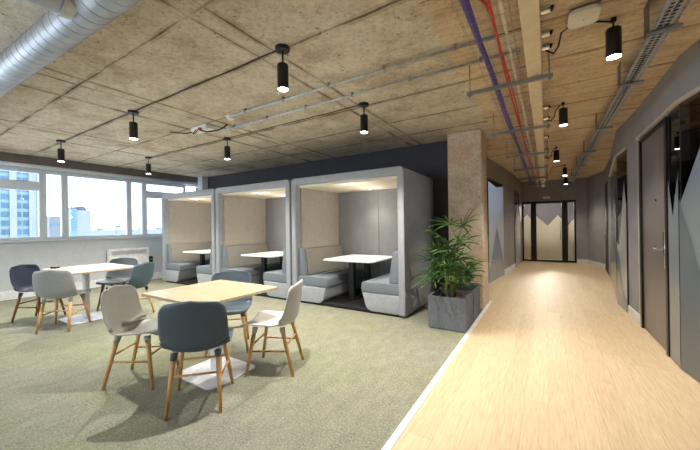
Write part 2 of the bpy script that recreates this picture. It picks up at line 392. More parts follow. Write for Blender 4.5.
# right corridor wall: facets
Rr = [(1.12, 12.5), (1.40, 11.3), (1.29, 9.9), (1.25, 9.2), (.955, 6.45), (.98, 5.83), (1.0, 5.27), (1.0, 3.86), (1.45, 1.2), (1.9, -1.55), (1.91, -1.6)]
ZD = 2.33
b = B()
wallseg(b, Rr[0], Rr[1], 0, CEIL, .12, -1); wallseg(b, Rr[1], lerp2(Rr[1], Rr[2], .15), 0, CEIL, .12, -1)
for i in (1, 2, 3, 4, 5, 6, 7, 8, 9): wallseg(b, Rr[i], Rr[i + 1], ZD, CEIL, .12, -1)
wallseg(b, Rr[5], Rr[6], 0, ZD, .12, -1); wallseg(b, Rr[2], Rr[3], 0, ZD, .12, -1)
wallseg(b, Rr[9], Rr[10], 0, ZD, .12, -1)
obj('wall_corridor_east', b, 'wall_grey', kind='structure')
b = B(); wallseg(b, Rr[5], (1.0, 5.15), 0, .13, .014, 1); wallseg(b, Rr[0], Rr[1], 0, .13, .014, 1)
obj('baseboard_corridor_east', b, 'white_paint', kind='structure')
b = B()
for i in (4, 6, 7, 8): 
    wallseg(b, Rr[i], Rr[i + 1], ZD - .002, ZD + .026, .03, 1)
wallseg(b, Rr[3], Rr[4], ZD - .002, ZD + .026, .03, 1)
obj('trim_4', b, 'trim_pale', kind='structure')
b = B(); box(b, .985, 1.03, 5.24, 5.29, .13, ZD); obj('trim_5', b, 'trim_pale', kind='structure')
# dark leaf in the far facet
r = thing('door_2', None, None, kind='structure')
b = B(); wallseg(b, lerp2(Rr[1], Rr[2], .15), lerp2(Rr[1], Rr[2], .95), 0, ZD, .06, -1); obj('door_leaf', b, 'black_soft', r)
p = lerp2(Rr[1], Rr[2], .8)
obj('door_handle', tube(B(), [(p[0] - .04, p[1], 1.0), (p[0] - .04, p[1] + .12, 1.0)], .012, 8), 'steel', r, True)
glazing('window_24', Rr[3], Rr[4], ZD, ['film', 'film_grey'], [[(0, .04, 1.3), (.4, .04, 1.1), (.75, .04, 1.9), (1, .04, 1.4)], [(0, .06, .5), (.7, .06, 1.3), (1, .06, .5)]], side=1)
glazing('window_25', Rr[4], Rr[5], ZD, ['film', 'film_grey'], [[(0, .01, 1.0), (.25, .01, .95), (.8, .01, 1.9), (1, .01, 1.55)], [(0, .02, .9), (.25, .02, .8), (.6, .02, .3), (1, .02, .2)]], side=1)
# the brown door
r = thing('door_3', None, None, (1.0, 4.22, 0), kind='structure')
f = B(); box(f, -.02, .07, -.06, 0, 0, 2.3); box(f, -.02, .07, .92, .985, 0, 2.3); box(f, -.02, .07, 0, .92, 2.27, 2.3); obj('door_frame', f, 'black_metal', r)
lf = obj('door_leaf', box(B(), 0, .045, .004, .916, .012, 2.266, .003, 1), 'door_brown', r)
h = B(); box(h, -.012, 0, .06, .105, .98, 1.2, .004, 1); obj('lock_reader', h, 'black_soft', lf)
h = B(); box(h, -.016, 0, .035, .06, .83, 1.22, .004, 1); tube(h, [(-.0, .085, 1.03), (-.05, .085, 1.03), (-.05, .1, 1.03), (-.05, .23, 1.03)], .011, 10); obj('door_handle', h, 'chrome', lf, 'auto')
h = B(); tube(h, [(0, .36, 1.53), (-.008, .36, 1.53)], .012, 12); obj('viewer', h, 'black_metal', lf)
glazing('window_26', (1.0, 4.155), Rr[7], ZD, ['film_grey', 'film_slate'], [[(0, .01, 1.7), (.45, .01, 1.35), (1, .01, 1.75)]], w=.012, side=1)
glazing('window_27', Rr[7], Rr[8], ZD, ['film_grey', 'film_slate'], [[(0, .01, 1.45), (.12, .01, 1.95), (.4, .01, 1.2), (1, .01, 2.1)], [(0, .02, 1.5), (.1, .02, .9), (.3, .02, .5), (1, .02, 1.5)]], w=.012, side=1)
glazing('window_28', Rr[8], Rr[9], ZD, ['film_slate'], [[(0, .04, 2.1), (.5, .04, 1.0), (1, .04, 2.0)]], w=.012, side=1)
# rooms behind the right-hand glazing, and the one behind the left glazing
b = B(); box(b, 3.4, 3.5, -1.6, 12.6, 0, CEIL); box(b, 1.2, 3.4, 5.2, 5.3, 0, CEIL); box(b, 1.7, 3.4, 11.2, 11.3, 0, CEIL); obj('wall_office_east', b, 'wall_grey', kind='structure')
b = B(); box(b, 2.4, 3.5, -1.6, 12.6, -.1, 0); obj('floor.004', b, 'carpet', kind='structure')
b = B(); box(b, 2.6, 3.5, -1.6, 12.7, CEIL, CEIL + .2); obj('ceiling.004', b, 'corridor_concrete', kind='structure')
b = B(); box(b, -3.6, -3.5, 5.7, 12.6, 0, CEIL); box(b, -3.5, -1.0, 10.2, 10.3, 0, CEIL); obj('wall_office_west', b, 'wall_white', kind='structure')
b = B(); box(b, -3.5, -1.6, 5.7, 12.6, -.1, 0); obj('floor.005', b, 'carpet', kind='structure')
b = B(); box(b, -3.6, -1.7, 5.8, 12.7, CEIL, CEIL + .2); obj('ceiling.005', b, 'corridor_concrete', kind='structure')

# ------------------------------------------------------------------ chairs
def shell_bm():
    prof = [(.235, .41), (.22, .428), (.17, .436), (.06, .426), (-.05, .414), (-.13, .412), (-.18, .43), (-.206, .475), (-.22, .55), (-.233, .64), (-.247, .73), (-.258, .805)]
    hw = [.205, .212, .22, .226, .228, .229, .229, .229, .228, .225, .218, .208]
    # resample
    def samp(lst, t):
        k = min(int(t), len(lst) - 2); f = t - k
        if isinstance(lst[0], tuple): return tuple(a + (b - a) * f for a, b in zip(lst[k], lst[k + 1]))
        return lst[k] + (lst[k + 1] - lst[k]) * f
    N = 30; U = 14; bm = B(); rows = []
    n = len(prof) - 1
    for i in range(N + 1):
        s = i / N; s = .5 - .5 * math.cos(PI * s) if False else s
        t = s * n; y, z = samp(prof, t); w = samp(hw, t)
        # arc position near the ends for rounded corners
        dtop = (1 - s) * n * .075; dbot = s * n * .05
        if dtop < .12: k = 1 - dtop / .12; w *= (1 - k ** 3.2 * .999) ** (1 / 3.2)
        if dbot < .07: k = 1 - dbot / .07; w *= (1 - k ** 3 * .75) ** (1 / 3)
        y2, z2 = samp(prof, min(n, t + .2)); y1, z1 = samp(prof, max(0, t - .2))
        ty, tz = y2 - y1, z2 - z1; l = math.hypot(ty, tz) or 1; ny, nz = tz / l, -ty / l   # points forward/up side
        ny, nz = (ny, nz) if ny + nz > 0 else (-ny, -nz)
        side = .02 + .05 * math.exp(-((t - 6) / 1.6) ** 2) + (.03 if t > 7 else .03 * max(0, (t - 5) / 2))
        row = []
        for j in range(U + 1):
            u = -1 + 2 * j / U; u = math.sin(u * PI / 2) * .35 + u * .65
            lift = side * abs(u) ** 2.4 * (w / .229)
            row.append(bm.verts.new((u * w, y + ny * lift, z + nz * lift)))
        rows.append(row)
    for a, b in zip(rows, rows[1:]):
        for j in range(U): bm.faces.new((a[j], a[j + 1], b[j + 1], b[j]))
    return bm
FR, BK = (.205, .2), (.175, -.215)
def make_chair(label, shell, dark_leg=False):
    r = thing('dining_chair', label, 'chair', group=None)
    sh = obj('seat_shell', shell_bm(), shell, r, True)
    md = sh.modifiers.new('thick', 'SOLIDIFY'); md.thickness = .011; md.offset = -1
    wood = 'oak_dark' if dark_leg else 'oak'
    tops = {}
    for sx in (-1, 1):
        for fx, fy, tx, ty in ((FR[0], FR[1], .15, .13), (BK[0], BK[1], .145, -.115)):
            foot = Vector((sx * fx, fy, 0)); top = Vector((sx * tx, ty, .405))
            lg = obj('leg', tube(B(), [foot, foot.lerp(top, .5), foot.lerp(top, .9)], [.0125, .016, .0185], 12), wood, r, True)
            obj('leg_socket', tube(B(), [foot.lerp(top, .9), foot.lerp(top, 1.02)], [.0205, .026], 12), shell, lg, True)
            tops[(sx, fy > 0)] = (foot, top)
    def at(k, z): f, t = tops[k]; return f.lerp(t, z / .405)
    for k1, k2, z in (((-1, True), (-1, False), .21), ((1, True), (1, False), .21), ((-1, True), (1, True), .26), ((-1, False), (1, False), .26)):
        obj('stretcher', tube(B(), [at(k1, z), at(k2, z)], .0085, 8), wood, r, True)
    return r
protos = {}
def chair(x, y, dx, dy, label, shell, dark=False, group='moulded shell chairs at the square tables'):
    r = make_chair(label, shell, dark); r['group'] = group
    r.location = (x, y, .0); r.rotation_euler = (0, 0, math.atan2(-dx, dy)); return r
chair(-2.235, 1.415, -.71, .70, 'slate blue shell chair with its back to the camera at the closest table', 'shell_slate')
chair(-3.0, 1.37, .83, .55, 'warm grey shell chair seen side-on beside the slate chair, facing the closest table', 'shell_warm_grey')
chair(-2.15, 2.11, -.9, -.44, 'pale grey shell chair between the closest table and the booths', 'shell_pale_grey')
chair(-2.93, 2.2, .7, -.71, 'blue-grey shell chair facing the camera behind the closest table', 'shell_blue_grey')
chair(-5.46, 1.53, -.7, .71, 'mid grey shell chair with its back to the camera at the table by the windows', 'shell_mid_grey')
chair(-6.33, 1.5, .83, .55, 'navy shell chair on dark legs by the white wall under the windows', 'shell_navy', True)
chair(-5.3, 2.28, -.9, -.44, 'teal shell chair side-on near the heater at the table by the windows', 'shell_teal')
chair(-6.12, 2.42, .7, -.71, 'dark grey shell chair behind the table by the windows, in front of the heater', 'shell_dark_grey', True)

# ------------------------------------------------------------------ tables
def cafe_table(label, x0, x1, y0, y1, bx, by):
    r = thing('cafe_table', label, 'table', ((x0 + x1) / 2, (y0 + y1) / 2, 0), 0, 'square cafe tables')
    w, d = (x1 - x0) / 2, (y1 - y0) / 2
    obj('table_top', box(B(), -w, w, -d, d, .715, .74, .004, 2), 'table_oak', r)
    ox, oy = bx - r.location.x, by - r.location.y
    b = plate(B(), ox - .27, ox + .27, oy - .25, oy + .25, 0, .014, (.07,) * 4, 7, .003)
    obj('base_plate', b, 'white_metal', r)
    obj('post', box(B(), ox - .05, ox + .05, oy - .03, oy + .03, .014, .7, .012, 3), 'white_metal', r)
    obj('top_bracket', box(B(), ox - .2, ox + .2, oy - .2, oy + .2, .7, .715, .003, 1), 'white_metal', r)
    return r
cafe_table('square oak-topped cafe table closest to the camera on a white pedestal', -3.0, -2.14, 1.36, 2.15, -2.55, 1.77)
cafe_table('square oak-topped cafe table on a white pedestal beside the windows', -6.2, -5.2, 1.5, 2.33, -5.75, 1.87)
t = thing('desk_box', 'small dark box lying on the far corner of the table by the windows', 'box', (-6.1, 1.62, .74), .5)
obj('body', box(B(), -.05, .05, -.03, .03, 0, .025, .008), 'black_soft', t); obj('button_strip', box(B(), -.03, .03, -.01, .01, .024, .027), 'steel', t)

# ------------------------------------------------------------------ booths
BW, BD, BH = 2.08, 1.36, 2.13
def rect_round(x0, x1, z0, z1, rad, corners, seg=7):
    pts = []
    for cx, cz, a0, key in ((x0, z0, PI, 'bl'), (x1, z0, 1.5 * PI, 'br'), (x1, z1, 0, 'tr'), (x0, z1, .5 * PI, 'tl')):
        if key in corners:
            rr = corners[key]; ox = cx + rr if 'l' in key else cx - rr; oz = cz + rr if 'b' in key else cz - rr
            for k in range(seg + 1):
                a = a0 + .5 * PI * k / seg; pts.append((ox + rr * math.cos(a), oz + rr * math.sin(a)))
        else: pts.append((cx, cz))
    return pts
def make_booth(label):
    r = thing('meeting_booth', label, 'booth', group='upholstered meeting booths along the charcoal wall')
    T = .1
    # outer shell: inverted U
    out = rect_round(0, BW, .03, BH, .07, {'tl': .07, 'tr': .07})
    inn = [(BW - T, .03), (BW - T, BH - .115), (T, BH - .115), (T, .03)]
    # order: outline going bl, br, tr.., tl.. ; close through the inside
    o_tr_tl = out[1:]                      # from br up and round to tl
    prof = [(BW - T, .03)] + o_tr_tl + [(0, .03), (T, .03), (T, BH - .115), (BW - T, BH - .115)]
    b = B(); extrude_y(b, prof, 0, BD, .012)
    obj('outer_shell', b, 'felt_grey', r, 'auto')
    obj('back_panel', box(B(), T, BW / 2 - .002, BD - .08, BD - .02, .05, BH - .115, .004, 1), 'felt_dark', r)
    obj('back_panel', box(B(), BW / 2 + .002, BW - T, BD - .08, BD - .02, .05, BH - .115, .004, 1), 'felt_dark', r)
    obj('side_lining', box(B(), T, T + .03, .12, BD - .08, .87, BH - .14, .006, 1), 'felt_beige', r)
    obj('side_lining', box(B(), BW - T - .03, BW - T, .12, BD - .08, .87, BH - .14, .006, 1), 'felt_beige', r)
    rl = obj('roof_lining', box(B(), T, BW - T, .1, BD - .08, BH - .15, BH - .115, .004, 1), 'ceiling_cream', r)
    for x, y in ((1.07, .25), (1.07, .9)):
        if True:
            d = obj('downlight', lathe(B(), [(.04, BH - .156), (.04, BH - .15)], 16, (x, y, 0)), 'white_metal', rl)
            obj('lens', lathe(B(), [(.028, BH - .159), (.028, BH - .155)], 16, (x, y, 0)), 'spot_warm', d)
    obj('plinth', box(B(), .12, BW - .12, .03, BD - .03, 0, .055, .008, 1), 'black_soft', r)
    for side in (0, 1):
        def X(v): return v if side == 0 else BW - v
        def P2(pts): return [(X(x), z) for x, z in pts]
        base = [(T, .03)] + [(.66 - .13 + .13 * math.cos(a), .16 + .13 * math.sin(a)) for a in [(-.5 + .5 * k / 7) * PI for k in range(8)]] + [(.70, .295), (T, .295)]
        obj('bench_base', extrude_y(B(), P2(base), .02, BD - .1, .012), 'felt_grey', r, 'auto')
        cu = rect_round(T, .72, .3, .46, .04, {'tr': .05, 'br': .02}); 
        sc = obj('seat_cushion', extrude_y(B(), P2(cu), .03, BD - .1, .014), 'cushion_blue', r, 'auto')
        bc = [(T, .46), (.27, .46), (.21, .9), (.19, .92), (T, .92)]
        obj('back_cushion', extrude_y(B(), P2(bc), .05, BD - .1, .014), 'cushion_blue', r, 'auto')
        fc = [(.272, .465), (.285, .475), (.225, .895), (.205, .915), (.2, .9)]
        obj('backrest_facing', extrude_y(B(), P2(fc), .1, BD - .12, .003), 'cushion_beige', r, 'auto')
    return r
def make_booth_table(label):
    r = thing('booth_table', label, 'table', group='white tables inside the booths')
    b = plate(B(), -.5, .46, .2, 1.24, .715, .74, (.07, .07, 0, 0), 7, .003)
    obj('table_top', b, 'white_paint', r)
    obj('post', box(B(), -.1, .0, .42, .5, .055, .715, .006, 1), 'black_metal', r)
    obj('post', box(B(), -.1, .0, .95, 1.03, .055, .715, .006, 1), 'black_metal', r)
    obj('foot_rail', box(B(), -.11, .01, .35, 1.1, .055, .075, .004, 1), 'black_metal', r)
    return r
def booth_light(r):
    for x, y in ((1.07, .25), (1.07, .9)):
        if True:
            l = bpy.data.lights.new('booth_downlight', 'SPOT'); l.energy = BOOTH_W; l.spot_size = math.radians(115); l.spot_blend = .8; l.shadow_soft_size = .03; l.color = (1, .9, .76)
            o = bpy.data.objects.new('booth_downlight', l); COL.objects.link(o); o.location = (x, y, BH - .165); o.parent = r
            l = bpy.data.lights.new('booth_roof_fill', 'POINT'); l.energy = 1.5; l.shadow_soft_size = .03; l.color = (1, .9, .76)  # added fill point below the downlight, brightens the roof lining
            o = bpy.data.objects.new('booth_roof_fill', l); COL.objects.link(o); o.location = (x, y, BH - .36); o.parent = r
BOOTH_W = 20
bo = make_booth('upholstered grey meeting booth closest to the planters, its outer side in view'); booth_light(bo)
bt = make_booth_table('white-topped table inside the booth closest to the planters')
b2 = copy_tree(bo); b3 = copy_tree(bo); t2 = copy_tree(bt); t3 = copy_tree(bt)
b2['label'] = 'upholstered grey meeting booth in the middle of the three'
b3['label'] = 'upholstered grey meeting booth in the corner by the windows'
t2['label'] = 'white-topped table inside the middle booth'; t3['label'] = 'white-topped table inside the booth by the windows'
for o, t, x in ((bo, bt, -3.75), (b2, t2, -5.87), (b3, t3, -7.99)):
    o.location = (x, 4.1, 0); t.location = (x + BW / 2 - .05, 4.1, 0)

# ------------------------------------------------------------------ planters and plants
def planter(label, y0, y1):
    r = thing('planter', label, 'planter', (-1.055, (y0 + y1) / 2, 0), 0, 'square planters in front of the column')
    w, d = .225, (y1 - y0) / 2; b = B()
    T = .025
    o = [(-w, -d), (w, -d), (w, d), (-w, d)]; i = [(-w + T, -d + T), (w - T, -d + T), (w - T, d - T), (-w + T, d - T)]
    ov0 = [b.verts.new((x, y, 0.01)) for x, y in o]; ov1 = [b.verts.new((x, y, .41)) for x, y in o]
    iv1 = [b.verts.new((x, y, .41)) for x, y in i]; iv0 = [b.verts.new((x, y, .3)) for x, y in i]
    b.faces.new(ov0[::-1]); b.faces.new(iv0)
    for k in range(4):
        q = (k + 1) % 4
        b.faces.new((ov0[k], ov0[q], ov1[q], ov1[k])); b.faces.new((ov1[k], ov1[q], iv1[q], iv1[k])); b.faces.new((iv1[k], iv1[q], iv0[q], iv0[k]))
    obj('tub', b, 'planter_concrete', r)
    s = B(); bmesh.ops.create_grid(s, x_segments=14, y_segments=14, size=1)
    for v in s.verts: v.co = Vector((v.co.x * (w - T), v.co.y * (d - T), .35 + random.uniform(-.008, .012)))
    obj('soil', s, 'soil', r, True)
    for sx in (-1, 1):
        for sy in (-1, 1): obj('foot', box(B(), sx * (w - .04) - .02, sx * (w - .04) + .02, sy * (d - .04) - .02, sy * (d - .04) + .02, 0, .012), 'black_soft', r)
    return r
planter('grey concrete planter in front, holding the tall palm', 3.9, 4.36)
planter('grey concrete planter against the column, holding the low dark-leaved plant', 4.42, 4.9)

def leaflet(bm, base, direction, length, width, droop, up=Vector((0, 0, 1)), n=6):
    d = direction.normalized(); side = d.cross(up)
    if side.length < .05: side = Vector((1, 0, 0))
    side.normalize(); prev = None; p = base.copy(); cur = d.copy()
    for i in range(n + 1):
        t = i / n; w = width * (math.sin(PI * min(1, .12 + t * .88)) ** .7 if t < 1 else 0.02)
        if i == n: w = .0008
        nrm = side.cross(cur).normalized()
        l = bm.verts.new(p - side * w + nrm * w * .35); c = bm.verts.new(p); r = bm.verts.new(p + side * w + nrm * w * .35)
        if prev: bm.faces.new((prev[0], prev[1], c, l)); bm.faces.new((prev[1], prev[2], r, c))
        prev = (l, c, r)
        p = p + cur * (length / n); cur = (cur + Vector((0, 0, -droop / n))).normalized()
def palm_frond(base, az, elev, pet, fan, nleaf, mat_parent, mat, droop=.8, width=.0125):
    d = Vector((math.cos(az) * math.cos(elev), math.sin(az) * math.cos(elev), math.sin(elev)))
    bm = B(); pts = []; p = base.copy(); cur = d.copy()
    for i in range(6):
        pts.append(p.copy()); p = p + cur * pet / 5; cur = (cur + Vector((0, 0, -.06))).normalized()
    tube(bm, pts, [.005, .0045, .004, .004, .0035, .003], 6)
    end = pts[-1]; side = cur.cross(Vector((0, 0, 1))).normalized(); nrm = side.cross(cur)
    for k in range(nleaf):
        a = (k / (nleaf - 1) - .5) * math.radians(200) + random.uniform(-.06, .06)
        dd = cur * math.cos(a) + side * math.sin(a) + nrm * .12
        leaflet(bm, end, dd, fan * (1 - .28 * abs(a) / 1.75) * random.uniform(.9, 1.1), width, droop * random.uniform(.8, 1.3), nrm)
    return obj('frond', bm, mat, mat_parent, 'keep')
pl = thing('potted_palm', 'tall palm with fans of narrow green leaflets in the front planter', 'plant', (-1.06, 4.12, .35))
stems = []
for k in range(5):
    a = 2 * PI * k / 5 + .4; hgt = [.78, .62, .5, .4, .3][k]
    pts = [Vector((.05 * math.cos(a), .05 * math.sin(a), -.03)), Vector((.06 * math.cos(a), .06 * math.sin(a), hgt * .5)), Vector((.08 * math.cos(a), .08 * math.sin(a), hgt))]
    obj('stem', tube(B(), pts, [.013, .011, .009], 8), 'stem_green', pl, True); stems.append((pts, hgt, a))
cnt = 0
for k, (pts, hgt, a) in enumerate(stems):
    for j in range(7):
        t = .45 + .55 * j / 6; base = pts[1].lerp(pts[2], max(0, (t - .5) * 2)) if t > .5 else pts[0].lerp(pts[1], t * 2)
        az = a + j * 2.4 + random.uniform(-.3, .3)
        palm_frond(base, az, math.radians(random.uniform(15, 45) + 28 * (j / 6)), random.uniform(.13, .24), random.uniform(.28, .38), random.choice((6, 7, 8, 9)), pl, 'leaf')
pl2 = thing('leafy_plant', 'low bushy dark-leaved plant in the planter against the column', 'plant', (-1.0, 4.62, .35))
for k in range(6):
    a = 2 * PI * k / 6; pts = [Vector((.04 * math.cos(a), .04 * math.sin(a), -.03)), Vector((.1 * math.cos(a), .1 * math.sin(a), .2)), Vector((.14 * math.cos(a), .14 * math.sin(a), .36))]
    st = obj('stem', tube(B(), pts, [.008, .006, .004], 6), 'stem_green', pl2, True)
    for j in range(9):
        t = .3 + .7 * j / 8; base = pts[0].lerp(pts[1], t * 2) if t < .5 else pts[1].lerp(pts[2], (t - .5) * 2)
        az = a + j * 2.4; el = random.uniform(.1, .9)
        lb = B(); leaflet(lb, base, Vector((math.cos(az) * math.cos(el), math.sin(az) * math.cos(el), math.sin(el))), random.uniform(.16, .24), .034, .8)
        obj('leaf', lb, 'leaf_dark', st, 'keep')

# ------------------------------------------------------------------ heater and small wall things
t = thing('convector_heater', 'white convector heater on the wall under the windows', 'heater', (WX + .022, 3.6, 0))
obj('casing', box(B(), .02, .12, -.43, .43, .1, .84, .012), 'white_paint', t)
g = B(); box(g, .118, .124, -.37, .37, .70, .79)
obj('grille_recess', g, 'steel', t)
g = B()
for k in range(7): box(g, .122, .128, -.37, .37, .705 + k * .012, .710 + k * .012)
obj('grille_slat', g, 'white_metal', t)
obj('wall_bracket', box(B(), 0, .02, -.3, .3, .2, .7), 'steel', t)
t = thing('heater_control', 'small black control box on the white wall beside the heater', 'switch', (WX, 4.12, .45))
obj('housing', box(B(), 0, .05, -.045, .045, 0, .15, .008), 'black_soft', t); obj('dial', lathe(B(), [(.02, 0), (.018, .012)], 12, (0, 0, 0)), 'steel', t).matrix_local = Matrix.Translation((.05, 0, .08)) @ Matrix.Rotation(PI / 2, 4, 'Y')

# ------------------------------------------------------------------ pendants
def make_pendant():
    r = thing('pendant_light', 'x', 'ceiling light', (0, 0, CEIL))
    obj('ceiling_rose', lathe(B(), [(.055, -.03), (.058, -.012), (.058, 0)], 24), 'black_metal', r, 'auto')
    obj('rod', tube(B(), [(0, 0, -.14), (0, 0, -.03)], .008, 8), 'black_metal', r, True)
    sh = obj('lamp_shade', lathe(B(), [(.036, -.315), (.044, -.34), (.045, -.335), (.045, -.145), (.04, -.138)], 28), 'black_metal', r, 'auto')
    obj('lamp_lens', lathe(B(), [(.01, -.334), (.04, -.341), (.04, -.337)], 24), 'lamp_white', sh)
    return r
PEND_W = 100
def pend_light(r, w, col=(1, .9, .74), size=120):
    l = bpy.data.lights.new('pendant_bulb', 'SPOT'); l.energy = w; l.spot_size = math.radians(size); l.spot_blend = .9; l.shadow_soft_size = .022; l.color = col
    o = bpy.data.objects.new('pendant_bulb', l); COL.objects.link(o); o.location = (0, 0, -.35); o.parent = r
def make_short_pendant():
    r = thing('pendant_light', 'x', 'ceiling light', (0, 0, CEIL))
    obj('ceiling_block', box(B(), -.016, .016, -.016, .016, -.03, 0, .003, 1), 'black_metal', r)
    obj('rod', tube(B(), [(0, 0, -.09), (0, 0, -.03)], .006, 8), 'black_metal', r, True)
    sh = obj('lamp_shade', lathe(B(), [(.036, -.25), (.044, -.275), (.045, -.27), (.045, -.083), (.04, -.075)], 28), 'black_metal', r, 'auto')
    obj('lamp_lens', lathe(B(), [(.01, -.269), (.04, -.276), (.04, -.272)], 24), 'lamp_white', sh)
    return r
pp = make_pendant(); ps = make_short_pendant()
P_L = [(-1.79, 1.88, 'black cylinder pendant above the closest table'), (-1.82, 3.27, 'black cylinder pendant in front of the booth by the planters'),
       (-4.3, 1.89, 'black cylinder pendant hanging between the two cafe tables'), (-4.36, 3.28, 'black cylinder pendant in front of the middle booth'),
       (-6.65, 1.86, 'black cylinder pendant close to the windows over the second table'), (-6.82, 3.26, 'black cylinder pendant close to the windows in front of the corner booth'),
       (.42, 2.88, 'largest black cylinder pendant over the corridor, next to the pale access point'), (.19, 4.55, 'second black cylinder pendant down the corridor'),
       (.18, 7.1, 'third black cylinder pendant down the corridor, smaller in view'), (.41, 9.4, 'fourth black cylinder pendant down the corridor near the tray'),
       (.52, 11.5, 'last black cylinder pendant before the end doors'),
       ]
for i, (x, y, lab) in enumerate(P_L):
    o = (pp if i == 0 else copy_tree(pp)) if x < -.7 else (ps if i == 6 else copy_tree(ps))
    o.location = (x, y, CEIL if x < -.68 else CEIL - .008); o['label'] = lab; o['group'] = 'pendants over the lounge' if x < -.7 else 'pendants over the corridor'
for o in [o for o in bpy.data.objects if o.get('category') == 'ceiling light']:
    corr = o.location.x > -.7
    pend_light(o, PEND_W * ((.55 if o.location.y < 8 else .3) if corr else 1.0), (1, .89, .74) if corr else (1, .93, .84))
# cables from the trunking to corridor pendants
for i, (x, y, lab) in enumerate([(.42, 2.88, 'black flex looping from the trunking past the access point to the largest corridor pendant'), (.19, 4.55, 'black flex looping to the second corridor pendant'), (.18, 7.1, 'black flex looping to the third corridor pendant'), (.41, 9.4, 'black flex looping to the fourth corridor pendant')]):
    b = B(); x0 = .01
    pts = [(x0, 2.62, 2.52), (.06, 2.66, 2.5), (.09, 2.7, 2.56), (.11, 2.76, 2.68), (.16, 2.8, 2.728), (.3, 2.83, 2.732), (.415, 2.88, 2.72)] if i == 0 else [(x0, y - .18, 2.52), (x0 + .05, y - .16, 2.5), (x0 + .09, y - .1, 2.56), (x0 + .1, y - .05, 2.64), (x0 + .14, y - .01, 2.7), (x - .03, y, 2.715), (x, y, 2.72)]
    tube(b, pts, .006, 8); o = obj('power_cable', b, 'black_cable', None, True); tag(o, lab, 'cable', 'flexes to the corridor pendants')

# ------------------------------------------------------------------ ceiling services
b = B(); box(b, -.115, -.015, -1.2, 12.3, 2.5, 2.57, .004, 1)
t = thing('cable_trunking', 'wide cream cable trunking running the length of the corridor ceiling', 'trunking')
obj('casing', b, 'cream_trunking', t)
for y in (.6, 2.3, 4.0, 5.6, 7.2, 8.8, 10.4): obj('hanger', box(B(), -.07, -.06, y, y + .01, 2.57, CEIL - .008), 'steel', t)
fit = None; k = 0
for y in (1.75, 2.15, 2.42, 2.6, 3.95, 4.35, 5.3, 6.2, 6.95, 8.0, 9.2, 10.5):
    k += 1; lab = 'chrome conduit box on the trunking side, ' + 'first second third fourth fifth sixth seventh eighth ninth tenth eleventh twelfth'.split()[k - 1] + ' along the corridor from the camera'
    if fit is None:
        fit = thing('conduit_box', lab, 'conduit box', (0, 0, 0), 0, 'conduit boxes along the trunking')
        obj('box_body', tube(B(), [(-.01, 0, 2.535), (.035, 0, 2.535)], .024, 14), 'chrome', fit, 'auto'); obj('gland', tube(B(), [(.035, 0, 2.535), (.05, 0, 2.53)], .016, 10), 'black_metal', fit, True); o = fit
    else: o = copy_tree(fit)
    o.location = (0, y, 0); o['label'] = lab
# cable basket with bundles
t = thing('cable_basket', 'wire cable basket hung left of the cream trunking', 'cable tray')
g = B()
for x in (-.42, -.37, -.32, -.27, -.22, -.16): tube(g, [(x, -1, 2.5), (x, 12.2, 2.5)], .0014, 5)
for y in [k * .12 - 1 for k in range(110)]: tube(g, [(-.42, y, 2.53), (-.42, y, 2.503), (-.16, y, 2.503), (-.16, y, 2.53)], .0013, 5)
for x in (-.42, -.16): tube(g, [(x, -1, 2.53), (x, 12.2, 2.53)], .0014, 5)
obj('wire_mesh', g, 'steel', t)
def bundle(name, label, x, z, n, r, spread, mat):
    b = B()
    for k in range(n):
        ox, oz = random.uniform(-spread, spread), random.uniform(0, spread)
        ph = random.uniform(0, 6)
        pts = [(x + ox + .008 * math.sin(ph + y * 2.1), y, z + oz + .004 * math.sin(ph + y * 3)) for y in [-1 + j * .3 for j in range(45)]]
        tube(b, pts, r, 7)
    o = obj(name, b, mat, None, True); tag(o, label, 'cables')
bundle('cable_bundle', 'thick purple data cable bundle lying in the wire basket', -.365, 2.518, 11, .008, .016, 'purple_cable')
bundle('cable_bundle', 'red alarm cables lying in the wire basket', -.255, 2.515, 4, .007, .01, 'red_cable')
bundle('cable_bundle', 'cream white cable lying in the wire basket beside the trunking', -.19, 2.515, 3, .007, .007, 'white_cable')
b = B(); tube(b, [(-.44, 1.55, 2.62), (-.38, 1.7, 2.61), (-.33, 1.8, 2.57), (-.28, 1.95, 2.56), (-.26, 2.1, 2.556)], .009, 8); tag(obj('power_cable', b, 'red_cable', None, True), 'single red flex curving into the red cables above the closest strut', 'cable')
# struts
st0 = None
names = ['closest to the camera', 'second from the camera', 'third from the camera', 'fourth from the camera', 'fifth from the camera', 'sixth from the camera', 'hidden above the camera']
for i, y in enumerate((2.97, 4.48, 6.15, 7.75, 9.4, 11.0)):
    if st0 is None:
        st0 = thing('support_strut', 'x', 'bracket', (0, 0, 0), 0, 'struts carrying the corridor cables')
        c = B(); box(c, -.59, .06, -.015, .015, 2.456, 2.46); box(c, -.59, .06, -.015, -.012, 2.46, 2.486); box(c, -.59, .06, .012, .015, 2.46, 2.486)
        obj('channel', c, 'steel', st0)
        for x in (-.565, .035):
            rd = obj('threaded_rod', tube(B(), [(x, 0, 2.43), (x, 0, CEIL - .008)], .005, 8), 'steel', st0, True)
            obj('nut', lathe(B(), [(.014, 2.442), (.014, 2.456)], 6, (x, 0, 0)), 'steel', rd)
        o = st0
    else: o = copy_tree(st0)
    o.location = (0, y, 0); o['label'] = 'galvanised strut under the corridor cables, ' + names[i]
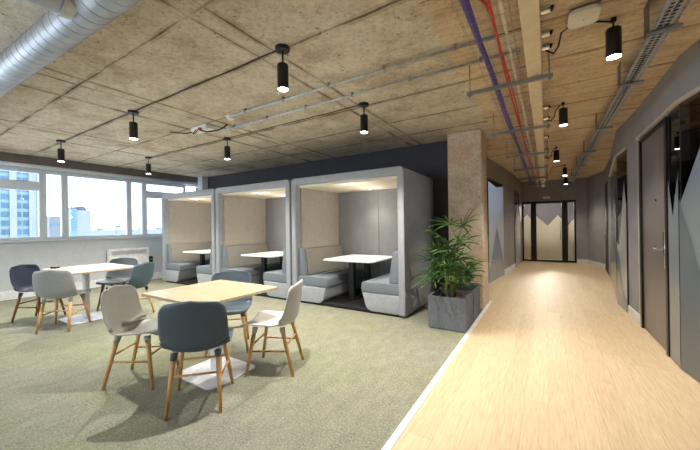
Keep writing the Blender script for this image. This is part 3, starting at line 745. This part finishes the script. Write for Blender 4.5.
# perforated tray
t = thing('perforated_tray', 'perforated galvanised cable tray running along the corridor ceiling by the doors', 'cable tray')
b = B(); x0, x1, y0, y1, z = .62, .72, 1.2, 11.8, 2.56
rowh = .04; ncol = 3; cw = (x1 - x0) / ncol; ny = int((y1 - y0) / rowh)
vc = {}
def V(x, y):
    k = (round(x, 4), round(y, 4))
    if k not in vc: vc[k] = b.verts.new((x, y, z))
    return vc[k]
for j in range(ny):
    for i in range(ncol):
        off = 0
        xa, xb = x0 + i * cw, x0 + (i + 1) * cw; ya, yb = y0 + j * rowh, y0 + (j + 1) * rowh
        sh = .0 if i % 2 == 0 else .008
        hx0, hx1, hy0, hy1 = xa + .005, xb - .005, ya + .003 + sh, yb - .011 + sh
        o_ = [V(xa, ya), V(xb, ya), V(xb, yb), V(xa, yb)]; h_ = [V(hx0, hy0), V(hx1, hy0), V(hx1, hy1), V(hx0, hy1)]
        for k in range(4): b.faces.new((o_[k], o_[(k + 1) % 4], h_[(k + 1) % 4], h_[k]))
tr = obj('tray_bed', b, 'galvanised', t); sm = tr.modifiers.new('thick', 'SOLIDIFY'); sm.thickness = .002
c = B(); box(c, x0 - .002, x0, y0, y1, z, z + .03); box(c, x1, x1 + .002, y0, y1, z, z + .03); obj('side_flange', c, 'galvanised', t)
for y in (1.5, 2.82, 3.75, 5.3, 6.9, 8.5, 10.1):
    c = B(); box(c, x0 - .04, x1 + .03, y - .02, y + .02, z - .028, z - .006, .004, 1); hb = obj('bracket', c, 'steel', t)
    c = B(); box(c, x0 - .04, x0 - .035, y - .06, y + .06, z - .02, CEIL - .008); obj('hanger_plate', c, 'beam_grey', hb)
bundle('cable_bundle', 'flat black power cables lying in the perforated tray by the doors', .67, 2.566, 10, .009, .034, 'black_cable')
# access point
t = thing('access_point', 'pale rounded square wireless access point on the corridor ceiling', 'access point', (.235, 2.68, CEIL - .008), .0)
b = plate(B(), -.088, .088, -.1, .1, -.055, -.018, (.045,) * 4, 7, .008)
obj('cover', b, 'cream_plastic', t, 'auto'); obj('backplate', box(B(), -.085, .085, -.085, .085, -.02, 0, .01), 'steel', t)
obj('status_light', lathe(B(), [(.005, -.0565), (.005, -.055)], 10), 'steel', t)
# conduits
for lab, y, x0, x1, nclip in (('thicker steel conduit on the lounge ceiling ending at the smoke detector', 2.6, -3.4, -.3, 4), ('thinner steel conduit on the lounge ceiling running beside the thicker one', 2.92, -4.02, -.16, 5)):
    t = thing('conduit', lab, 'conduit', (0, y, CEIL - .035)); r_ = .0125 if 'thicker' in lab else .009
    obj('tube', tube(B(), [(x0, 0, 0), (x1, 0, 0)], r_, 12), 'galvanised', t, True)
    for k in range(nclip + 1):
        x = x0 + .3 + (x1 - x0 - .6) * k / nclip
        obj('saddle_clip', box(B(), x - .012, x + .012, -.016, .016, -.014, .035, .003, 1), 'steel', t)
t = thing('smoke_detector', 'white round smoke detector at the end of the thicker conduit', 'smoke detector', (-3.46, 2.66, CEIL))
obj('housing', lathe(B(), [(.03, -.05), (.05, -.04), (.055, -.015), (.055, 0)], 24), 'cream_plastic', t, 'auto'); obj('base_ring', lathe(B(), [(.06, -.012), (.06, 0)], 24), 'white_metal', t)
t = thing('junction_box', 'white ceiling junction box with loose black flexes before the middle booth', 'junction box', (-4.14, 2.72, CEIL))
obj('casing', box(B(), -.2, .16, -.07, .07, -.06, 0, .01), 'white_paint', t)
obj('connector', box(B(), .02, .06, -.1, -.06, -.08, -.045, .005), 'red_cable', t)
obj('flex', tube(B(), [(.05, -.09, -.06), (.1, -.1, -.1), (.18, -.06, -.12), (.3, .02, -.1), (.36, .08, -.05), (.4, .1, -.01)], .009, 8), 'black_cable', t, True)
obj('flex', tube(B(), [(-.06, -.07, -.05), (-.08, -.1, -.1), (-.05, -.12, -.13), (-.01, -.1, -.1), (0, -.07, -.05)], .006, 8), 'black_cable', t, True)
obj('flex', tube(B(), [(-.2, 0, -.03), (-.35, -.04, -.05), (-.5, -.1, -.03), (-.6, -.14, -.01)], .008, 8), 'black_cable', t, True)
# flat dark cables linking the pendants along the ceiling joints
for y, x0, x1, lab in ((1.88, -6.65, -1.79, 'black flat cable linking the closer row of lounge pendants'), (3.27, -6.82, -1.82, 'black flat cable linking the pendant row before the booths')):
    b = B(); tube(b, [(x0 + (x1 - x0) * k / 24, y + .004 * math.sin(k * 1.3), CEIL - .008) for k in range(25)], .005, 6)
    tag(obj('power_cable', b, 'black_cable', None, True), lab, 'cable')

# spiral duct
def spiral(bm, p0, axis, length, r, pitch, seg=40, ridge=.005):
    ax = Vector(axis).normalized(); ref = Vector((0, 0, 1)); a = (ref - ax * ref.dot(ax)).normalized(); c = ax.cross(a)
    prof = [(0, r), (.93, r), (.945, r + ridge), (.985, r + ridge)]
    turns = int(length / pitch); rows = []
    for tn in range(turns):
        for s, rr in prof:
            row = []
            for k in range(seg + 1):
                th = 2 * PI * k / seg
                row.append(bm.verts.new(Vector(p0) + ax * ((tn + s) * pitch + pitch * k / seg) + (a * math.cos(th) + c * math.sin(th)) * rr))
            rows.append(row)
    for u, v in zip(rows, rows[1:]):
        for k in range(seg): bm.faces.new((u[k], u[k + 1], v[k + 1], v[k]))
t = thing('spiral_duct', 'large galvanised spiral ventilation duct crossing the ceiling above the tables', 'duct', (0, .86, 2.615), .036)
b = B(); spiral(b, (-8.3, 0, 0), (1, 0, 0), 7.6, .098, .1, 40, .0025); obj('spiral_pipe', b, 'duct_steel', t, 'auto')
br = obj('branch_pipe', tube(B(), [(-2.32, -2.2, -.02), (-2.32, -.55, -.02), (-2.32, -.4, -.02), (-2.32, -.1, -.0)], [.1, .1, .085, .085], 32), 'duct_steel', t, 'auto')
for y in (-.55, -.3): obj('flange', tube(B(), [(-2.32, y, -.02), (-2.32, y + .02, -.02)], .106, 32), 'galvanised', br, 'auto')
obj('saddle_collar', tube(B(), [(-2.32, -.13, 0), (-2.32, -.07, 0)], [.1, .094], 32), 'galvanised', br, 'auto')
for x in (-7.5, -5.2, -3.2, -.8): obj('hanger_strap', box(B(), x - .015, x + .015, -.012, .012, .09, .135), 'steel', t)

# ------------------------------------------------------------------ city outside the windows
t = thing('tower_block', 'tall pale cyan tower block with stacks of blue windows, beyond the windows', 'building', (-80, 0, 0))
obj('tower_body', box(B(), -16, 0, 4, 19, -40, 26), 'ext_cyan', t)
for y in (18.2, 15.75): obj('pilaster', box(B(), 0, .25, y - .45, y + .45, -40, 26), 'ext_white', t)
for cy, w in ((17.45, .9), (15.15, .5), (14.55, .5), (16.5, .55), (13.4, .5), (12.8, .5)):
    for k in range(9):
        obj('window', box(B(), 0, .08, cy - w / 2, cy + w / 2, .6 + k * 1.55, 1.55 + k * 1.55), 'ext_glass', t)
t = thing('office_block', 'low pale office block with a curved roof, seen through the widest window', 'building', (-150, 0, 0))
obj('block_body', box(B(), -12, 0, 46.2, 50.6, -60, 8.7), 'ext_white', t)
obj('side_wing', box(B(), -12, .2, 44.4, 46.2, -60, 9.2), 'ext_cyan', t)
b = B(); tube(b, [(-11, 48, 8.7), (-1, 48, 8.7)], 1.7, 20); obj('curved_roof', b, 'ext_dark', t, True)
obj('mast', tube(B(), [(-2, 45.3, 9), (-2, 45.3, 12.6)], .15, 6), 'ext_dark', t)
for k in range(8): obj('window', box(B(), .2, .3, 44.7, 46, 1 + k, 1.55 + k), 'ext_blue', t)
t = thing('warehouse', 'low grey building beyond the narrow window beside the tower', 'building', (-120, 0, 0))
obj('block_body', box(B(), -10, 0, 30.8, 34.5, -60, 4.5), 'ext_grey', t); obj('roof_plant', box(B(), -6, -2, 31.5, 33.6, 4.5, 5.4), 'ext_white', t); obj('window_band', box(B(), 0, .1, 31, 34, 2.6, 3.2), 'ext_blue', t)
t = thing('tower_crane', 'distant construction crane with a leaning jib beyond the windows', 'crane', (-200, 0, 0))
obj('mast', box(B(), -.4, .4, 78.2, 78.9, -60, 4), 'ext_grey', t); obj('jib', tube(B(), [(0, 78.5, 3.2), (0, 72, 11.9)], .22, 6), 'ext_grey', t); obj('counterweight', box(B(), -.7, .7, 78.9, 80.4, 2.2, 3.2), 'ext_dark', t)
t = thing('terrace', 'long low roofline far away along the skyline', 'building', (-260, 0, 0))
obj('block_body', box(B(), -10, 0, 60, 160, -60, 1.0), 'ext_white', t)
for y in (70, 92, 118, 131): obj('chimney', box(B(), -4, -1, y, y + 3, 1.0, 2.2), 'ext_grey', t)

# ------------------------------------------------------------------ light
w = bpy.data.worlds.new('overcast'); S.world = w; w.use_nodes = True; nt = w.node_tree
bg = nt.nodes['Background']; tc = nt.nodes.new('ShaderNodeTexCoord'); sp = nt.nodes.new('ShaderNodeSeparateXYZ'); rp = nt.nodes.new('ShaderNodeValToRGB')
nt.links.new(tc.outputs['Generated'], sp.inputs[0]); nt.links.new(sp.outputs[2], rp.inputs['Fac'])
rp.color_ramp.elements[0].color = (.86, .93, 1, 1); rp.color_ramp.elements[1].color = (.80, .9, 1, 1)
nt.links.new(rp.outputs['Color'], bg.inputs['Color']); bg.inputs['Strength'].default_value = 2.6
l = bpy.data.lights.new('lobby_lamp', 'POINT'); l.energy = 230; l.shadow_soft_size = .15; l.color = (1, .9, .75)
o = bpy.data.objects.new('lobby_lamp', l); COL.objects.link(o); o.location = (-.1, 14.5, 2.3)
for p in ((2.5, 3.2, 2.5), (2.6, 8.0, 2.5), (-2.4, 8.0, 2.5)):
    l = bpy.data.lights.new('office_fill', 'POINT'); l.energy = 110; l.shadow_soft_size = .2; l.color = (.95, .97, 1)  # added fill lights without fixtures, brighten the glazing from behind
    o = bpy.data.objects.new('office_fill', l); COL.objects.link(o); o.location = p

# ------------------------------------------------------------------ camera
cam = bpy.data.cameras.new('camera'); co = bpy.data.objects.new('camera', cam); COL.objects.link(co)
cam.sensor_width = 36; cam.lens = 314.7 / 700 * 36; cam.clip_start = .05; cam.clip_end = 1000
cam.shift_y = 1 / 700
co.matrix_world = Matrix.Translation((0, 0, 1.3)) @ Matrix.Rotation(YAW, 4, 'Z') @ Matrix.Rotation(PI / 2, 4, 'X') @ Matrix.Rotation(-.014, 4, 'Z')
S.camera = co
S.view_settings.view_transform = 'Standard'; S.view_settings.look = 'None'; S.view_settings.gamma = 1; S.view_settings.exposure = 1.36
S.cycles.use_denoising = True; S.cycles.max_bounces = 12; S.cycles.diffuse_bounces = 6; S.cycles.transparent_max_bounces = 16
S.cycles.sample_clamp_indirect = 6
